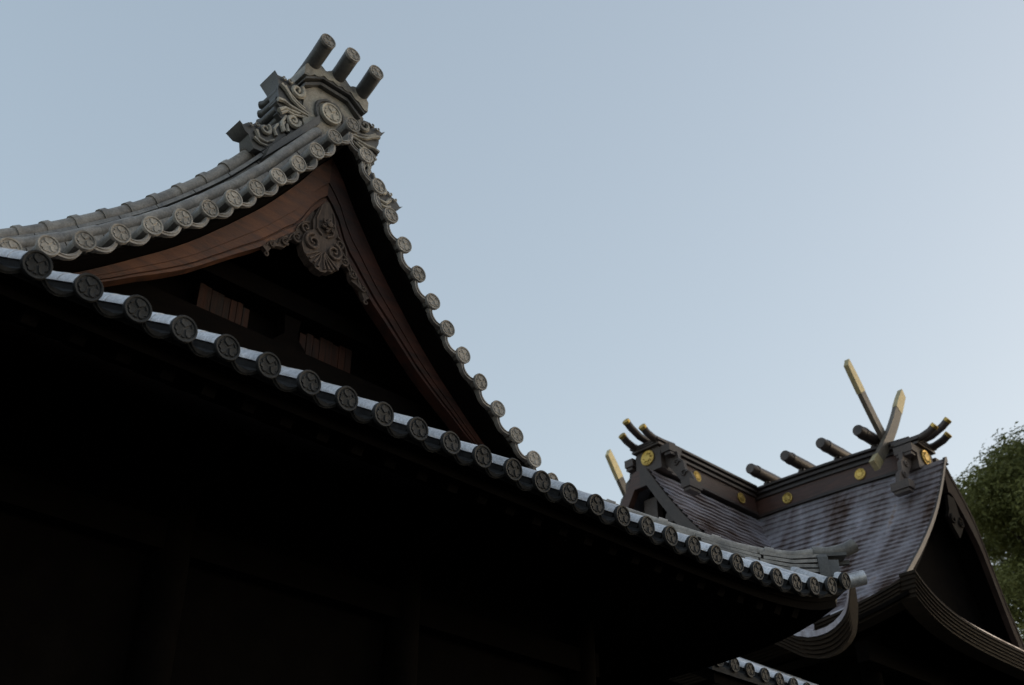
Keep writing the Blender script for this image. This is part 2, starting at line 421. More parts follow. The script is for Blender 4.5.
# --- the right-hand eave, its tiles run along X
side_me = barrel('side_tile', ER, 2.0, TILE_EAVE, x0=.035)
side0 = None
for k in range(0, 44):
    y = EY0 + .32 + PITCH * k
    if y > EY1 - .2: break
    L = (EX1, y, H(EX1, y))
    if side0 is None:
        side0 = part('side_tile', tile_len(side_me, .36, 'side_tile'), hall, L, (TH, 0, R(90))); sub('tile_end', eave_disc, side0, (0, 0, 0), (-TH * .8, 0, 0))
    else:
        c = copy_part(side0, hall, L, (TH, 0, R(90))); c.data = tile_len(side_me, min(y - EY0, EY1 - y) / math.cos(TH), 'side_tile')
# --- corner tile pointing out along the hip
def hip(t, up=0): x, y = EX1 - t, EY0 + t; return Vector((x, y, 5.175 + SL * t + lift(x, y) + up))
cb = MB(); cb.tube([hip(.9, -.02), hip(.5, -.02), hip(.25, -.02), hip(.08, -.03), hip(-.06, -.01)], [.066, .066, .068, .069, .072], 16)
corner = part('corner_tile', cb.mesh('corner_tile', TILE_EAVE), hall)
# --- hip ridge with stacked flat tiles, a round cap and an end ornament
hb = MB(); cap = MB(); T0, T1 = 0.24, 3.4
def hh(t): return .215 + .24 * math.exp(-t / .45)          # ridge height, rising towards the corner
def hz(t, h): return hip(t, .01 + h / .33 * hh(t))
side = Vector((1, 1, 0)).normalized()
NS = 24
for k in range(5):
    w = .30 - .022 * k; z0 = .052 * k; seg = .42; t = T0 - .02 * (k % 2)
    while t < T1:
        e = min(t + seg - .008 - random.uniform(0, .02), T1)
        P = []
        for q in (t, (t + e) / 2, e):
            c = hz(q, z0); 
            P += [c - side * w / 2, c + side * w / 2, c + side * (w / 2 - .006) + Vector((0, 0, .034)), c - side * (w / 2 - .006) + Vector((0, 0, .034))]
        hb.add(P, [(0, 1, 2, 3), (11, 10, 9, 8)] + [(i * 4 + j, i * 4 + 4 + j, i * 4 + 4 + (j + 1) % 4, i * 4 + (j + 1) % 4) for i in range(2) for j in range(4)])
        t += seg
hr = part('hip_ridge', hb.mesh('hip_ridge', TILE_OLD, 30), hall)
t = T0
while t < T1:
    cap.tube([hz(t, .28), hz(t + .17, .28), hz(t + .34, .28)], .052, 14); cap.tube([hz(t + .30, .283), hz(t + .36, .283)], .066, 14)
    t += .36
sub('ridge_cap', cap.mesh('ridge_cap', TILE_OLD), hr, -ORIGIN[hr] + ORIGIN[hr])
eb = MB(); c0 = hz(T0, 0)
ax = Vector((1, -1, 0)).normalized()
eb.prism([(-.15, -.04), (.15, -.04), (.16, .10), (.13, .22), (.08, .27), (-.08, .27), (-.13, .22), (-.16, .10)], lambda a, b, t_: c0 + side * a + Vector((0, 0, b)) + ax * (t_ - .03), .10)
eb.prism([(-.15, .02), (.15, .02), (.10, .20), (-.10, .20)], lambda a, b, t_: c0 + side * a + Vector((0, 0, b)) + ax * (.07 + t_ * (1 + b)), .09)
eb.bar(c0 + Vector((0, 0, .255)) - ax * .05, c0 + ax * .27 + Vector((0, 0, .27)), .17, .035)
eb.bar(c0 + Vector((0, 0, .215)) + side * .1 - ax * .05, c0 + ax * .33 + side * .1 + Vector((0, 0, .245)), .05, .04)
sub('ridge_end_tile', eb.mesh('ridge_end_tile', CLAY_DARK, 25), hr)
tb = MB(); tb.tube([c0 - ax * .04 + Vector((0, 0, .305)), c0 + ax * .12 + Vector((0, 0, .30)), c0 + ax * .27 + Vector((0, 0, .33)), c0 + ax * .38 + Vector((0, 0, .385))], [.066, .066, .068, .072], 16)
sub('ridge_end_cap', tb.mesh('ridge_end_cap', TILE_BARREL), hr)

# --- upper roof sheet with its barrel ribs
def upper(s):
    b = MB(); bb = MB()
    b.slab(22, 2, lambda u, v: (U0 + s * (.02 + 3.1 * u), YG + .10 + (YB - YG - .2) * v, G(.02 + 3.1 * u) - .07),
           lambda u, v: (U0 + s * (.02 + 3.1 * u), YG + .10 + (YB - YG - .2) * v, G(.02 + 3.1 * u) - .10))
    bb.slab(22, 1, lambda u, v: (U0 + s * (.02 + 3.1 * u), YG + .62 + (YB - YG - 1.2) * v, G(.02 + 3.1 * u) - .118), lambda u, v: (U0 + s * (.02 + 3.1 * u), YG + .62 + (YB - YG - 1.2) * v, G(.02 + 3.1 * u) - .15))
    part('roof_boarding', bb.mesh('roof_boarding', WOOD_BLACK), hall)
    y = YG + .85
    while y < YB - .6:
        b.tube([(U0 + s * a, y, G(a) - .01) for a in [i * .31 for i in range(11)]], .07, 8)
        y += PITCH
    return b.mesh('upper_roof', TILE_BARREL)
for s in (-1, 1): part('upper_roof', upper(s), hall)
# --- verge: short barrels with pale crest discs, pan lips between them
VR = 0.070
verge_me = barrel('verge_tile', VR, 0.36, TILE_BARREL, step=.37, a0=45, x0=.03)
verge_disc = crest_mesh('tile_end', 0.086, TILE_DISC)
spots = [(0, 0)] + [(s * GA[i], i) for i in range(1, 14) for s in (-1, 1)] + [(s * a, 14) for a in (2.945, 3.19) for s in (-1, 1)]
v0 = None
for a, i in spots:
    z = G(a) + (0.03 if i == 0 else 0); L = (U0 + a, YG, z)
    tilt = -math.atan2(Gn(a)[0], Gn(a)[1])
    rot = (random.uniform(-.03, .03), 0, random.uniform(-.02, .02))
    if v0 is None: v0 = part('verge_tile', verge_me, hall, L, rot); sub('tile_end', verge_disc, v0)
    else:
        c = copy_part(v0, hall, L, rot); disc_of(c).rotation_euler = (random.uniform(-.06, .06), random.uniform(-.3, .3), random.uniform(-.06, .06))
vpan = pan_mesh('verge_pan', 0.235, .03, .36, TILE_OLD, .036)
p0 = None
order = sorted(spots)
for (a, i), (a2, j) in zip(order[:-1], order[1:]):
    am = (a + a2) / 2; nx, nz = Gn(am); ang = math.atan2(nx, nz)
    zc = (G(a) + G(a2)) / 2
    L = (U0 + am - nx * .030, YG + .015, zc - nz * .030)
    if p0 is None: p0 = part('verge_pan', vpan, hall, L, (0, ang, 0))
    else: copy_part(p0, hall, L, (0, ang, 0))

# rake tubes and boards that follow the gable curve
def rake(s, off, a0=0.0, a1=3.2, n=40):
    P = []
    for i in range(n + 1):
        a = a0 + (a1 - a0) * i / n; nx, nz = Gn(s * max(a, .02)); P.append((U0 + s * a + nx * off, G(a) + nz * off))
    return P
def rake_band(b, s, o0, o1, y0, y1, a0=0.0, a1=3.2, n=40):
    """solid board following the rake between two normal offsets (functions of a)"""
    A = []; B = []
    for i in range(n + 1):
        a = a0 + (a1 - a0) * i / n; nx, nz = Gn(s * max(a, .03))
        for o, LST in ((o0(a), A), (o1(a), B)):
            x, z = U0 + s * a + nx * o, G(a) + nz * o
            if s * (x - U0) < 0:                                  # keep the mitre at the axis
                z = G(0) + (o / max(nz, .5)) * .98; x = U0
            LST.append((x, z))
    b.slab(n, 1, lambda u, v: (A[round(u * n)][0], y0 + (y1 - y0) * v, A[round(u * n)][1]), lambda u, v: (B[round(u * n)][0], y0 + (y1 - y0) * v, B[round(u * n)][1]))
    return b
def nzv(a): return max(Gn(max(a, .12))[1], .5)
def btop(a): return G(a) - .125 / nzv(a)
def bbot(a): return G(a) - max(.47 - .125 * a, .20) / nzv(a)
def board_band(b, s, f0, f1, y0, y1, a1=3.2, n=40):
    A = [(U0 + s * a1 * i / n, btop(a1 * i / n) + (bbot(a1 * i / n) - btop(a1 * i / n)) * f0) for i in range(n + 1)]
    B = [(U0 + s * a1 * i / n, btop(a1 * i / n) + (bbot(a1 * i / n) - btop(a1 * i / n)) * f1) for i in range(n + 1)]
    b.slab(n, 1, lambda u, v: (A[round(u * n)][0], y0 + (y1 - y0) * v, A[round(u * n)][1]), lambda u, v: (B[round(u * n)][0], y0 + (y1 - y0) * v, B[round(u * n)][1]))
for s in (-1, 1):
    b = MB()                                                      # round verge roll, tile by tile
    a = .06
    while a < 3.1:
        e = a + .27
        P = []
        for q in (a, a + .02, e - .02, e):
            nx, nz = Gn(s * q); P.append((U0 + s * q + nx * .165, YG + .31, G(q) + nz * .165))
        b.tube(P, [.054, .060, .054, .051], 12); a = e - .004
    a = .06
    while a < 3.1:                                                # flat bedding tiles under the roll
        e = a + .26; P = []
        for q in (a, e):
            nx, nz = Gn(s * q)
            for y, o in ((YG + .25, .03), (YG + .46, .03), (YG + .46, .115), (YG + .25, .115)): P.append((U0 + s * q + nx * o, y, G(q) + nz * o))
        b.add(P, [(0, 1, 2, 3), (7, 6, 5, 4)] + [(j, 4 + j, 4 + (j + 1) % 4, (j + 1) % 4) for j in range(4)]); a = e + .008
    part('verge_roll', b.mesh('verge_roll', TILE_OLD), hall)
    b = MB()                                                      # descending ridge behind it
    for k in range(6):
        a = .22 - .06 * (k % 3)
        while a < 3.0:
            e = a + .30; P = []; o0 = .05 + .046 * k; w = (.155 if k % 2 else .130)
            for q in (a, (a + e) / 2, e):
                nx, nz = Gn(s * q)
                for y, o in ((YG + .62 - w, o0), (YG + .62 + w, o0), (YG + .62 + w - .01, o0 + .034), (YG + .62 - w + .01, o0 + .034)): P.append((U0 + s * q + nx * o, y, G(q) + nz * o))
            b.add(P, [(0, 1, 2, 3), (11, 10, 9, 8)] + [(i * 4 + j, i * 4 + 4 + j, i * 4 + 4 + (j + 1) % 4, i * 4 + (j + 1) % 4) for i in range(2) for j in range(4)]); a = e + .008
    dr = part('descending_ridge', b.mesh('descending_ridge', TILE_BARREL), hall)
    b = MB(); a = .20
    while a < 3.0:
        e = a + .21; P = []
        for q in (a, (a + e) / 2, e):
            nx, nz = Gn(s * q); P.append((U0 + s * q + nx * .375, YG + .62, G(q) + nz * .375))
        b.tube(P, .064, 12)
        q0, q1 = e - .035, e + .012; P = []
        for q in (q0, q1):
            nx, nz = Gn(s * q); P.append((U0 + s * q + nx * .378, YG + .62, G(q) + nz * .378))
        b.tube(P, .077, 12); a = e
    sub('ridge_cap', b.mesh('ridge_cap', TILE_OLD), dr)
# --- timber under the verge: soffit, bargeboards
for s in (-1, 1):
    b = MB(); rake_band(b, s, lambda a: -.085, lambda a: -.115, YG + .06, YG + .62)
    part('verge_soffit', b.mesh('verge_soffit', WOOD_BLACK), hall)
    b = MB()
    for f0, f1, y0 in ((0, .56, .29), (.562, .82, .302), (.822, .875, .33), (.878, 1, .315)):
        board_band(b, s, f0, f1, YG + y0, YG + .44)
    part('bargeboard', b.mesh('bargeboard', WOOD_RED if s < 0 else WOOD_RED_SHADED, 30), hall, label='warm brown weathered board on the left slope' if s < 0 else 'red brown board on the right slope, painted in a shaded tone')

# --- carved pendant under the gable peak
def spiral(b, cx, cz, y, r, turns, th, s=1, start=0.0, shrink=.12, n=26, tube_n=6):
    P = []; RR = []
    for i in range(n + 1):
        t = i / n; rr = r * (1 - (1 - shrink) * t); q = start + s * turns * 2 * math.pi * t
        P.append((cx + rr * math.cos(q), y - .012 * t, cz + rr * math.sin(q))); RR.append(th * (1 - .55 * t))
    b.tube(P, RR, tube_n, up=(0, 1, 0))
def wave(b, pts, y, r0, r1, n=6):
    k = len(pts); b.tube([(p[0], y, p[1]) for p in pts], [r0 + (r1 - r0) * i / (k - 1) for i in range(k)], n, up=(0, 1, 0))
YP = YG + .27
half = [(.02, 8.56), (.10, 8.42), (.145, 8.26), (.13, 8.14), (.19, 8.10), (.235, 8.02), (.24, 7.92), (.205, 7.83), (.15, 7.78), (.13, 7.755), (.08, 7.745), (.06, 7.715), (.0, 7.70)]
pb = MB()
body = half + [(-a, z) for a, z in half[-2::-1]]
pb.prism(body, lambda a, z, t: (U0 + a, YP + .05 - t + .05, z), .09)
pend = part('gable_pendant', pb.mesh('gable_pendant', WOOD_GREY), hall, label='carved grey wooden pendant with scrolls under the gable peak')
sb = MB()
for s in (-1, 1):
    spiral(sb, U0 + s * .125, 7.985, YP + .0, .095, 1.6, .020, -s, R(90), .15)
    for k in range(6):
        q = R(200 + 28 * k) if s < 0 else R(340 - 28 * k)
        cx, cz = U0 + s * .035, 7.89
    for k in range(4):
        x1 = s * (.19 - .05 * k); z1 = 7.80 - .022 * k
        wave(sb, [(U0 + s * .015, 7.93 - .01 * k), (U0 + x1 * .55, 7.865 - .02 * k), (U0 + x1 * .93, z1 + .015), (U0 + x1, z1)], YP - .0, .006, .014)
    wave(sb, [(U0 + s * .07, 8.45), (U0 + s * .11, 8.30), (U0 + s * .095, 8.17), (U0 + s * .03, 8.12)], YP + .0, .008, .012)
sub('pendant_scroll', sb.mesh('pendant_scroll', WOOD_GREY), pend)
fb = MB()
for k in range(6):
    q = R(60 * k + 15); spiral(fb, U0 + .015 + .045 * math.cos(q), 8.25 + .055 * math.sin(q), YP - .015, .026, .9, .016, 1, q, .3, 10)
fb.tube([(U0 + .015, YP + .03, 8.25), (U0 + .015, YP - .05, 8.25), (U0 + .015, YP - .062, 8.25)], [.035, .032, .008], 10, up=(1, 0, 0))
sub('pendant_flower', fb.mesh('pendant_flower', WOOD_GREY), pend)
for s in (-1, 1):
    wb = MB()
    edge = []
    for i in range(15):
        a = .13 + .50 * i / 14; nx, nz = Gn(s * a); edge.append((U0 + s * a, bbot(a) - .003, nx, nz))
    low = [(x - nx * (.13 + .045 * math.sin(i * 1.45)) * (1 - .55 * i / 14), z - nz * (.13 + .045 * math.sin(i * 1.45)) * (1 - .55 * i / 14)) for i, (x, z, nx, nz) in enumerate(edge)]
    n = len(edge)
    wb.slab(n - 1, 1, lambda u, v: (edge[round(u * (n - 1))][0], YP + .05 + .05 * v, edge[round(u * (n - 1))][1]), lambda u, v: (low[round(u * (n - 1))][0], YP + .05 + .05 * v, low[round(u * (n - 1))][1]))
    for i, r in ((3, .062), (6, .052), (9, .042), (12, .032)):
        cx = (edge[i][0] * .45 + low[i][0] * .55); cz = (edge[i][1] * .45 + low[i][1] * .55)
        spiral(wb, cx, cz, YP + .04, r, 1.35, r * .30, s, R(200 if s > 0 else -20), .15, 18)
        wave(wb, [(cx - s * r * .5, cz + r * 1.3), (cx + s * r * .5, cz + r * .9), (cx + s * r * 1.3, cz - r * .2), (cx + s * r * 1.7, cz - r * 1.5)], YP + .04, r * .28, r * .12)
    x, z = low[-1]
    spiral(wb, x + s * .02, z - .03, YP + .05, .03, 1.0, .013, s, R(90), .3, 12)
    sub('pendant_wing', wb.mesh('pendant_wing', WOOD_GREY), pend)

pend.scale = (.95, 1, .95); pend.location += Vector((U0 * .05, 0, 8.55 * .05))
# --- gable wall, recessed: dark boards, beams, two reddish panels
YW = YG + .95
gb_ = MB(); NA = 26
gb_.slab(NA, 1, lambda u, v: (U0 - 2.9 + 5.8 * u, YW + .12 * v, G(-2.9 + 5.8 * u) - .16), lambda u, v: (U0 - 2.9 + 5.8 * u, YW + .12 * v, min(6.0, G(-2.9 + 5.8 * u) - .2)))
part('gable_wall', gb_.mesh('gable_wall', WOOD_BLACK, 0), hall)
b = MB(); b.box((U0, YW - .14, 7.62), (3.1, .22, .20)); part('gable_beam', b.mesh('gable_beam', WOOD_DARK, 0), hall)
b = MB(); b.box((U0, YW - .20, 6.95), (4.6, .26, .24)); part('gable_beam', b.mesh('gable_beam', WOOD_DARK, 0), hall)
for (x0, x1, z0, z1, sd) in ((-.86, -.34, 6.96, 7.50, 1), (.22, .82, 6.96, 7.50, -1)):
    b = MB(); nb = 8
    for i in range(nb):
        w = (x1 - x0) / nb; q = i / (nb - 1) if sd > 0 else 1 - i / (nb - 1)
        t = z1 - .06 * q ** 2.2 + random.uniform(-.02, .02); lo_ = z0 + .05 * math.sin(3.1 * q) + random.uniform(-.01, .01)
        b.box((U0 + x0 + w * (i + .5), YW - .05 - random.uniform(0, .012), (lo_ + t) / 2), (w - random.uniform(.002, .008), .07, t - lo_))
    spiral(b, U0 + (x1 if sd > 0 else x0) + sd * .05, z0 + .17, YW - .08, .07, 1.3, .024, sd, R(200), .2, 16)
    wave(b, [(U0 + (x0 if sd > 0 else x1), z0 - .01), (U0 + (x0 + x1) / 2, z0 - .03), (U0 + (x1 if sd > 0 else x0) + sd * .12, z0 + .02)], YW - .07, .02, .03)
    part('gable_panel', b.mesh('gable_panel', WOOD_PANEL, 25), hall)
b = MB()
b.prism([(-.16, 7.07), (.30, 7.07), (.24, 7.2), (.14, 7.30), (.16, 7.5), (-.02, 7.5), (0, 7.30), (-.10, 7.2)], lambda a, z, t: (U0 + a, YW - .04 - t, z), .14)
part('gable_strut', b.mesh('gable_strut', WOOD_DARK), hall)

# --- main ridge behind the ornament
b = MB()
for k in range(6):
    w = .22 - .012 * k; b.box((U0, (7.72 + 16.4) / 2, 9.33 + .085 * k), (2 * w, 16.4 - 7.72 - .03 * (k % 2), .07))
mr_ = part('main_ridge', b.mesh('main_ridge', TILE_BARREL, 0), hall)
b = MB(); y = 7.7
while y < 16.3: b.tube([(U0, y, 9.86), (U0, y + .30, 9.86)], .085, 12); b.tube([(U0, y + .27, 9.86), (U0, y + .31, 9.86)], .1, 12); y += .31
sub('ridge_cap', b.mesh('ridge_cap', TILE_OLD), mr_)

# --- ridge-end ornament
YO = 7.45
orn = None
FS = [1.0, 0.0]
def front(px, py, y=YO): p = at(px, py, 1, y); return ((p.x - U0) * FS[0], p.z + FS[1])
b = MB()
plate = [(-.31, 9.60), (-.31, 9.97), (-.17, 10.10), (.17, 10.10), (.31, 9.97), (.31, 9.60), (.22, 9.40), (-.22, 9.40)]
b.prism(plate, lambda a, z, t: (U0 + a, YO + t, z), .28)
orn = part('ridge_ornament', b.mesh('ridge_ornament', CLAY), hall, label='clay ridge-end ornament with round crest, scrolled fins and three raised tile cylinders')
b = MB(); crest_geometry(b, .125, YO - .03); sub('crest', b.mesh('crest', CLAY), orn, (U0, 0, 9.80))
b = MB()
P = [(U0 + .17 * math.cos(q), YO - .012, 9.80 + .17 * math.sin(q)) for q in [R(-50 + 280 * i / 24) for i in range(25)]]
b.tube(P, [.012 + .012 * abs(math.sin(i * .8)) for i in range(25)], 6, up=(0, 1, 0)); sub('crest_border', b.mesh('crest_border', CLAY_DARK), orn)
b = MB()                                                          # stepped cornice over the plate
for k, (o, y0, th) in enumerate(((0, .05, .04), (.055, .09, .03))):
    top = [(-.35 - .02 * k, 9.96 + o), (-.17, 10.09 + o), (.17, 10.09 + o), (.35 + .02 * k, 9.96 + o)]
    poly = top + [(x, z + th) for x, z in top[::-1]]
    b.prism(poly, lambda a, z, t, y0=y0: (U0 + a, YO - y0 + t, z), .40 + y0)
sub('cornice', b.mesh('cornice', CLAY_DARK, 0), orn)
b = MB()                                                          # wavy clay bed that carries the cylinders
top = []; bot = []
for i in range(41):
    a = -.40 + .80 * i / 40
    bot.append((a, 10.185 - .12 * max(0, abs(a) - .17) / .21 - .025 * abs(math.sin(i * .55))))
    top.append((a, 10.255 - .13 * max(0, abs(a) - .19) / .21 + .10 * abs(math.cos(math.pi * a / .31)) ** 1.2))
b.slab(40, 1, lambda u, v: (U0 + top[round(u * 40)][0], YO - .10 + .4 * v, top[round(u * 40)][1]), lambda u, v: (U0 + bot[round(u * 40)][0], YO - .10 + .4 * v, bot[round(u * 40)][1]))
sub('cylinder_bed', b.mesh('cylinder_bed', CLAY), orn)
cyl_end = crest_mesh('cylinder_end', .088, TILE_DISC)
for dx, dz in ((-.31, -.03), (0, .0), (.31, -.03)):
    b = MB(); pts = [(U0 + dx, 7.86, 10.14 + dz), (U0 + dx, 7.64, 10.19 + dz), (U0 + dx, 7.44, 10.265 + dz), (U0 + dx, 7.28, 10.345 + dz), (U0 + dx, 7.15, 10.43 + dz)]
    b.tube(pts, [.082, .082, .082, .083, .088], 18)
    for i in range(len(b.v) - 18, len(b.v)): v = b.v[i]; b.v[i] = (v[0], 7.135 + (v[1] - 7.15) * .15, v[2])
    sub('ridge_cylinder', b.mesh('ridge_cylinder', CLAY_DARK), orn)
    sub('cylinder_end', cyl_end, orn, (U0 + dx, 7.128, 10.43 + dz), (-R(4), 0, 0))
def fin(s, name):
    """scrolled fin: outline measured on the left, mirrored for the right"""
    out = [(276, 69), (279, 74), (284, 76), (288, 79), (292, 79), (297, 83), (303, 90), (304, 104), (312, 116), (318, 121), (300, 132), (290, 136), (281, 128), (283, 118), (278, 112), (281, 106), (277, 100), (280, 95), (279, 88), (280, 82)]
    pts = [front(*p) for p in out]
    b = MB(); deep = {0: .28, 1: .26, 2: .19, 3: .14, 16: .12, 17: .15, 18: .17, 19: .23}
    dp = [deep.get(i, .07) for i in range(len(pts))]; n = len(pts)
    b.add([(U0 - s * a, YO + .02, z) for a, z in pts] + [(U0 - s * a * (1 - .02 * dp[i]), YO + .02 + dp[i], z) for i, (a, z) in enumerate(pts)],
          [tuple(range(n)), tuple(range(2 * n - 1, n - 1, -1))] + [(i, i + n, (i + 1) % n + n, (i + 1) % n) for i in range(n)])
    for k, (x, y) in enumerate(((283, 89), (282, 98), (281, 107), (285, 115))):   # stacked tile ends running back from the fin
        a, z = front(x, y); b.tube([(U0 - s * a, YO + .05, z), (U0 - s * a, YO + .30, z), (U0 - s * (a - .03), YO + .36, z + .012)], [.05, .05, .042], 12)
        b.tube([(U0 - s * (a + .12), YO + .05, z - .01), (U0 - s * (a + .12), YO + .33, z - .01)], .05, 8)
    o = sub(name, b.mesh(name, CLAY_DARK), orn)
    b = MB()
    def sp(px, py, r, turns, th, st): 
        a, z = front(px, py); spiral(b, U0 - s * a, z, YO - .0, r, turns, th, s, R(st) if s < 0 else R(180 - st), .15, 24)
    def wv(pp, r0, r1):
        q = [front(*p) for p in pp]; wave(b, [(U0 - s * a, z) for a, z in q], YO - .0, r0, r1)
    sp(297, 91, .085, 1.3, .032, 60); sp(293, 121, .075, 1.5, .030, 20); sp(290, 81, .028, 1, .014, 0); sp(284, 78, .024, 1, .012, 0)
    wv([(281, 84), (286, 90), (292, 100), (300, 108), (308, 114)], .026, .016)
    wv([(285, 86), (290, 94), (297, 102), (305, 109)], .018, .012)
    wv([(278, 99), (284, 101), (290, 106), (299, 111), (308, 116)], .026, .014)
    wv([(279, 110), (285, 108), (292, 111), (300, 114)], .026, .014)
    wv([(281, 113), (287, 111), (294, 115), (303, 117)], .018, .012)
    wv([(284, 131), (282, 122), (286, 116)], .022, .014); wv([(288, 132), (287, 124)], .02, .012)
    sub('fin_scroll', b.mesh('fin_scroll', CLAY), orn)
def leg(s):
    out = [(241, 119), (244, 123), (250, 121), (254, 123), (258, 121), (263, 124), (270, 126), (278, 122), (286, 124), (292, 131), (270, 146), (262, 150), (255, 147), (252, 140), (250, 133), (246, 129)]
    pts = [front(*p) for p in out]
    b = MB(); deep = {0: .25, 1: .22, 2: .18, 3: .14, 11: .22, 12: .24, 13: .19, 14: .17, 15: .21}
    dp = [deep.get(i, .08) for i in range(len(pts))]; n = len(pts)
    b.add([(U0 - s * a, YO + .02, z) for a, z in pts] + [(U0 - s * a, YO + .02 + dp[i], z) for i, (a, z) in enumerate(pts)],
          [tuple(range(n)), tuple(range(2 * n - 1, n - 1, -1))] + [(i, i + n, (i + 1) % n + n, (i + 1) % n) for i in range(n)])
    sub('lower_fin', b.mesh('lower_fin', CLAY_DARK), orn)
    b = MB()
    def sp(px, py, r, turns, th, st): 
        a, z = front(px, py); spiral(b, U0 - s * a, z, YO - .0, r, turns, th, s, R(st) if s < 0 else R(180 - st), .15, 24)
    def wv(pp, r0, r1):
        q = [front(*p) for p in pp]; wave(b, [(U0 - s * a, z) for a, z in q], YO - .0, r0, r1)
    sp(265, 129, .065, 1.2, .024, 70); sp(257, 124, .024, 1, .012, 0); sp(251, 124, .02, 1, .012, 0)
    wv([(256, 130), (259, 138), (266, 142), (274, 140)], .024, .012); wv([(254, 137), (260, 143), (268, 146)], .020, .010)
    wv([(276, 136), (274, 129), (278, 124)], .022, .012); wv([(283, 132), (281, 126), (285, 122)], .020, .012); wv([(288, 130), (287, 126)], .018, .010)
    sub('fin_scroll', b.mesh('fin_scroll', CLAY), orn)
    b = MB(); q0, q1 = front(317, 126), front(262, 159); q2, q3 = front(266, 150), front(316, 118)
    b.prism([q0, q1, q2, q3], lambda a, z, t: (U0 - s * a, YO - .06 + t, z), .40); sub('fin_base', b.mesh('fin_base', CLAY_DARK, 0), orn)
for s in (1, -1):
    FS[:] = (1.0, 0.0) if s < 0 else (1.09, .07)
    fin(s, 'fin'); leg(s)

# --- rafters, purlin, brackets, columns and walls: the black underside
b = MB(); raf = MB()
raf.bar((0, 0.02, 0), (0, 2.05, 0), .085, .10); raf_me = raf.mesh('rafter', WOOD_BLACK, 0); r0 = None
for k in range(34):
    x = EX0 + .25 + .277 * k; y = EY0 + .22
    if x > EX1 - .2: break
    L = (x, y, H(x, y) - .29)
    if r0 is None: r0 = part('rafter', raf_me, hall, L, (TH, 0, 0))
    else: copy_part(r0, hall, L, (TH, 0, 0))
WX0, WX1, WY0, WY1 = 1.35, 7.70, 7.15, 16.9
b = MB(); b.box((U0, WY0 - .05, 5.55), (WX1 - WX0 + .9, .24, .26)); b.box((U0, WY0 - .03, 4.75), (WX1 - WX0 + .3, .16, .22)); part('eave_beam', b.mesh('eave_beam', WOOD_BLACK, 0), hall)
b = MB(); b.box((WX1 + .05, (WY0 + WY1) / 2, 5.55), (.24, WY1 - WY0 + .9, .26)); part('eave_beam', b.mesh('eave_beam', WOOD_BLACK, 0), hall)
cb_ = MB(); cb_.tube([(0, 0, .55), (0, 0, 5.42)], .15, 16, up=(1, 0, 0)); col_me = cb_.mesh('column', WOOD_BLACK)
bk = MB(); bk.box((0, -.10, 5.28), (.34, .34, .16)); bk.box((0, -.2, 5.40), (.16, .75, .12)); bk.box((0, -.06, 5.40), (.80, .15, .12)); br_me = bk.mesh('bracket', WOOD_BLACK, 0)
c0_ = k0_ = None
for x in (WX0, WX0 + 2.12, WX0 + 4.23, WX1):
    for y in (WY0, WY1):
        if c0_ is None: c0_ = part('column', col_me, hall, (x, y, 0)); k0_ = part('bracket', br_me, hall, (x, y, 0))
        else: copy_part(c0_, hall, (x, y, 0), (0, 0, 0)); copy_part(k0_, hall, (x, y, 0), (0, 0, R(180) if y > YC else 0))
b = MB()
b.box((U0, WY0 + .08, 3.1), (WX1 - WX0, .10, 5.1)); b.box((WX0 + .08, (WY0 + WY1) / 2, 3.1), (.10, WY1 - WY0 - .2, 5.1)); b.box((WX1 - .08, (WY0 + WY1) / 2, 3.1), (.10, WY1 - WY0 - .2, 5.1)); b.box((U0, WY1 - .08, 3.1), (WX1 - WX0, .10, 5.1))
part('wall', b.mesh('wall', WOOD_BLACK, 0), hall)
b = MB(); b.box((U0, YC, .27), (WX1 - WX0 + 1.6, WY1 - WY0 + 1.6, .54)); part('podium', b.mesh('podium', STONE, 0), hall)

# ================================================================ MAIN SANCTUARY
RX = 18.45
sanct = thing('main_sanctuary', (RX, YC, 0), 'far brown shrine sanctuary with copper shingle roof, gold tipped crossed finials and ridge logs', 'shrine sanctuary')
PL = lerp_curve([(0.15, 10.84), (.5, 10.26), (1.0, 9.55), (1.55, 8.92), (2.1, 8.36), (2.9, 7.62), (3.73, 7.07)])     # slope towards the hall
PR = lerp_curve([(0.15, 10.84), (.8, 10.02), (1.08, 9.3), (1.38, 8.5), (1.78, 7.7), (2.05, 7.2)])                 # slope away from it
NY0, NY1 = 8.05, 16.03                   # gable ends
CX, CY = RX - 3.73, 7.10                 # nearest eave corner
def clift(x, y): return .53 * math.exp(-max(0, x - CX) / .65) * math.exp(-max(0, y - CY) / 1.6)
def camber(y): return .13 * max(0, 1 - ((y - YC) / 3.7) ** 2)
WZ, WR = .06, .15                        # the cross gable roof and its ridge stand a little higher
def stepped(P, a0, a1, course=.165, drop=.036):
    """roof profile broken into overlapping courses"""
    out = []; L = 0; a = a0; pa, pz = a0, P(a0); last = 0
    n = 400; acc = [(a0, P(a0), 0.0)]
    for i in range(1, n + 1):
        a = a0 + (a1 - a0) * i / n; z = P(a); L += math.hypot(a - pa, z - pz); acc.append((a, z, L)); pa, pz = a, z
    m = int(L / course); j = 0; pts = []
    for k in range(m + 1):
        while j < n and acc[j][2] < k * course: j += 1
        pts.append(acc[j][:2])
    for k in range(m):
        (x0, z0), (x1, z1) = pts[k], pts[k + 1]; dx, dz = x1 - x0, z1 - z0; l = math.hypot(dx, dz); nx, nz = -dz / l, dx / l
        out += [(x0, z0), (x1 + nx * drop, z1 + nz * drop)]
    out.append(pts[-1]); return out
prof = stepped(PL, .15, 3.73)
def roof_from(prof, mapf, n, name, m, wob=0.006):
    b = MB(); k = len(prof)
    b.grid(n, k - 1, lambda u, v: mapf(u, prof[round(v * (k - 1))][0], prof[round(v * (k - 1))][1] + wob * math.sin(u * 37 + v * 50)))
    return b.mesh(name, m, 20)
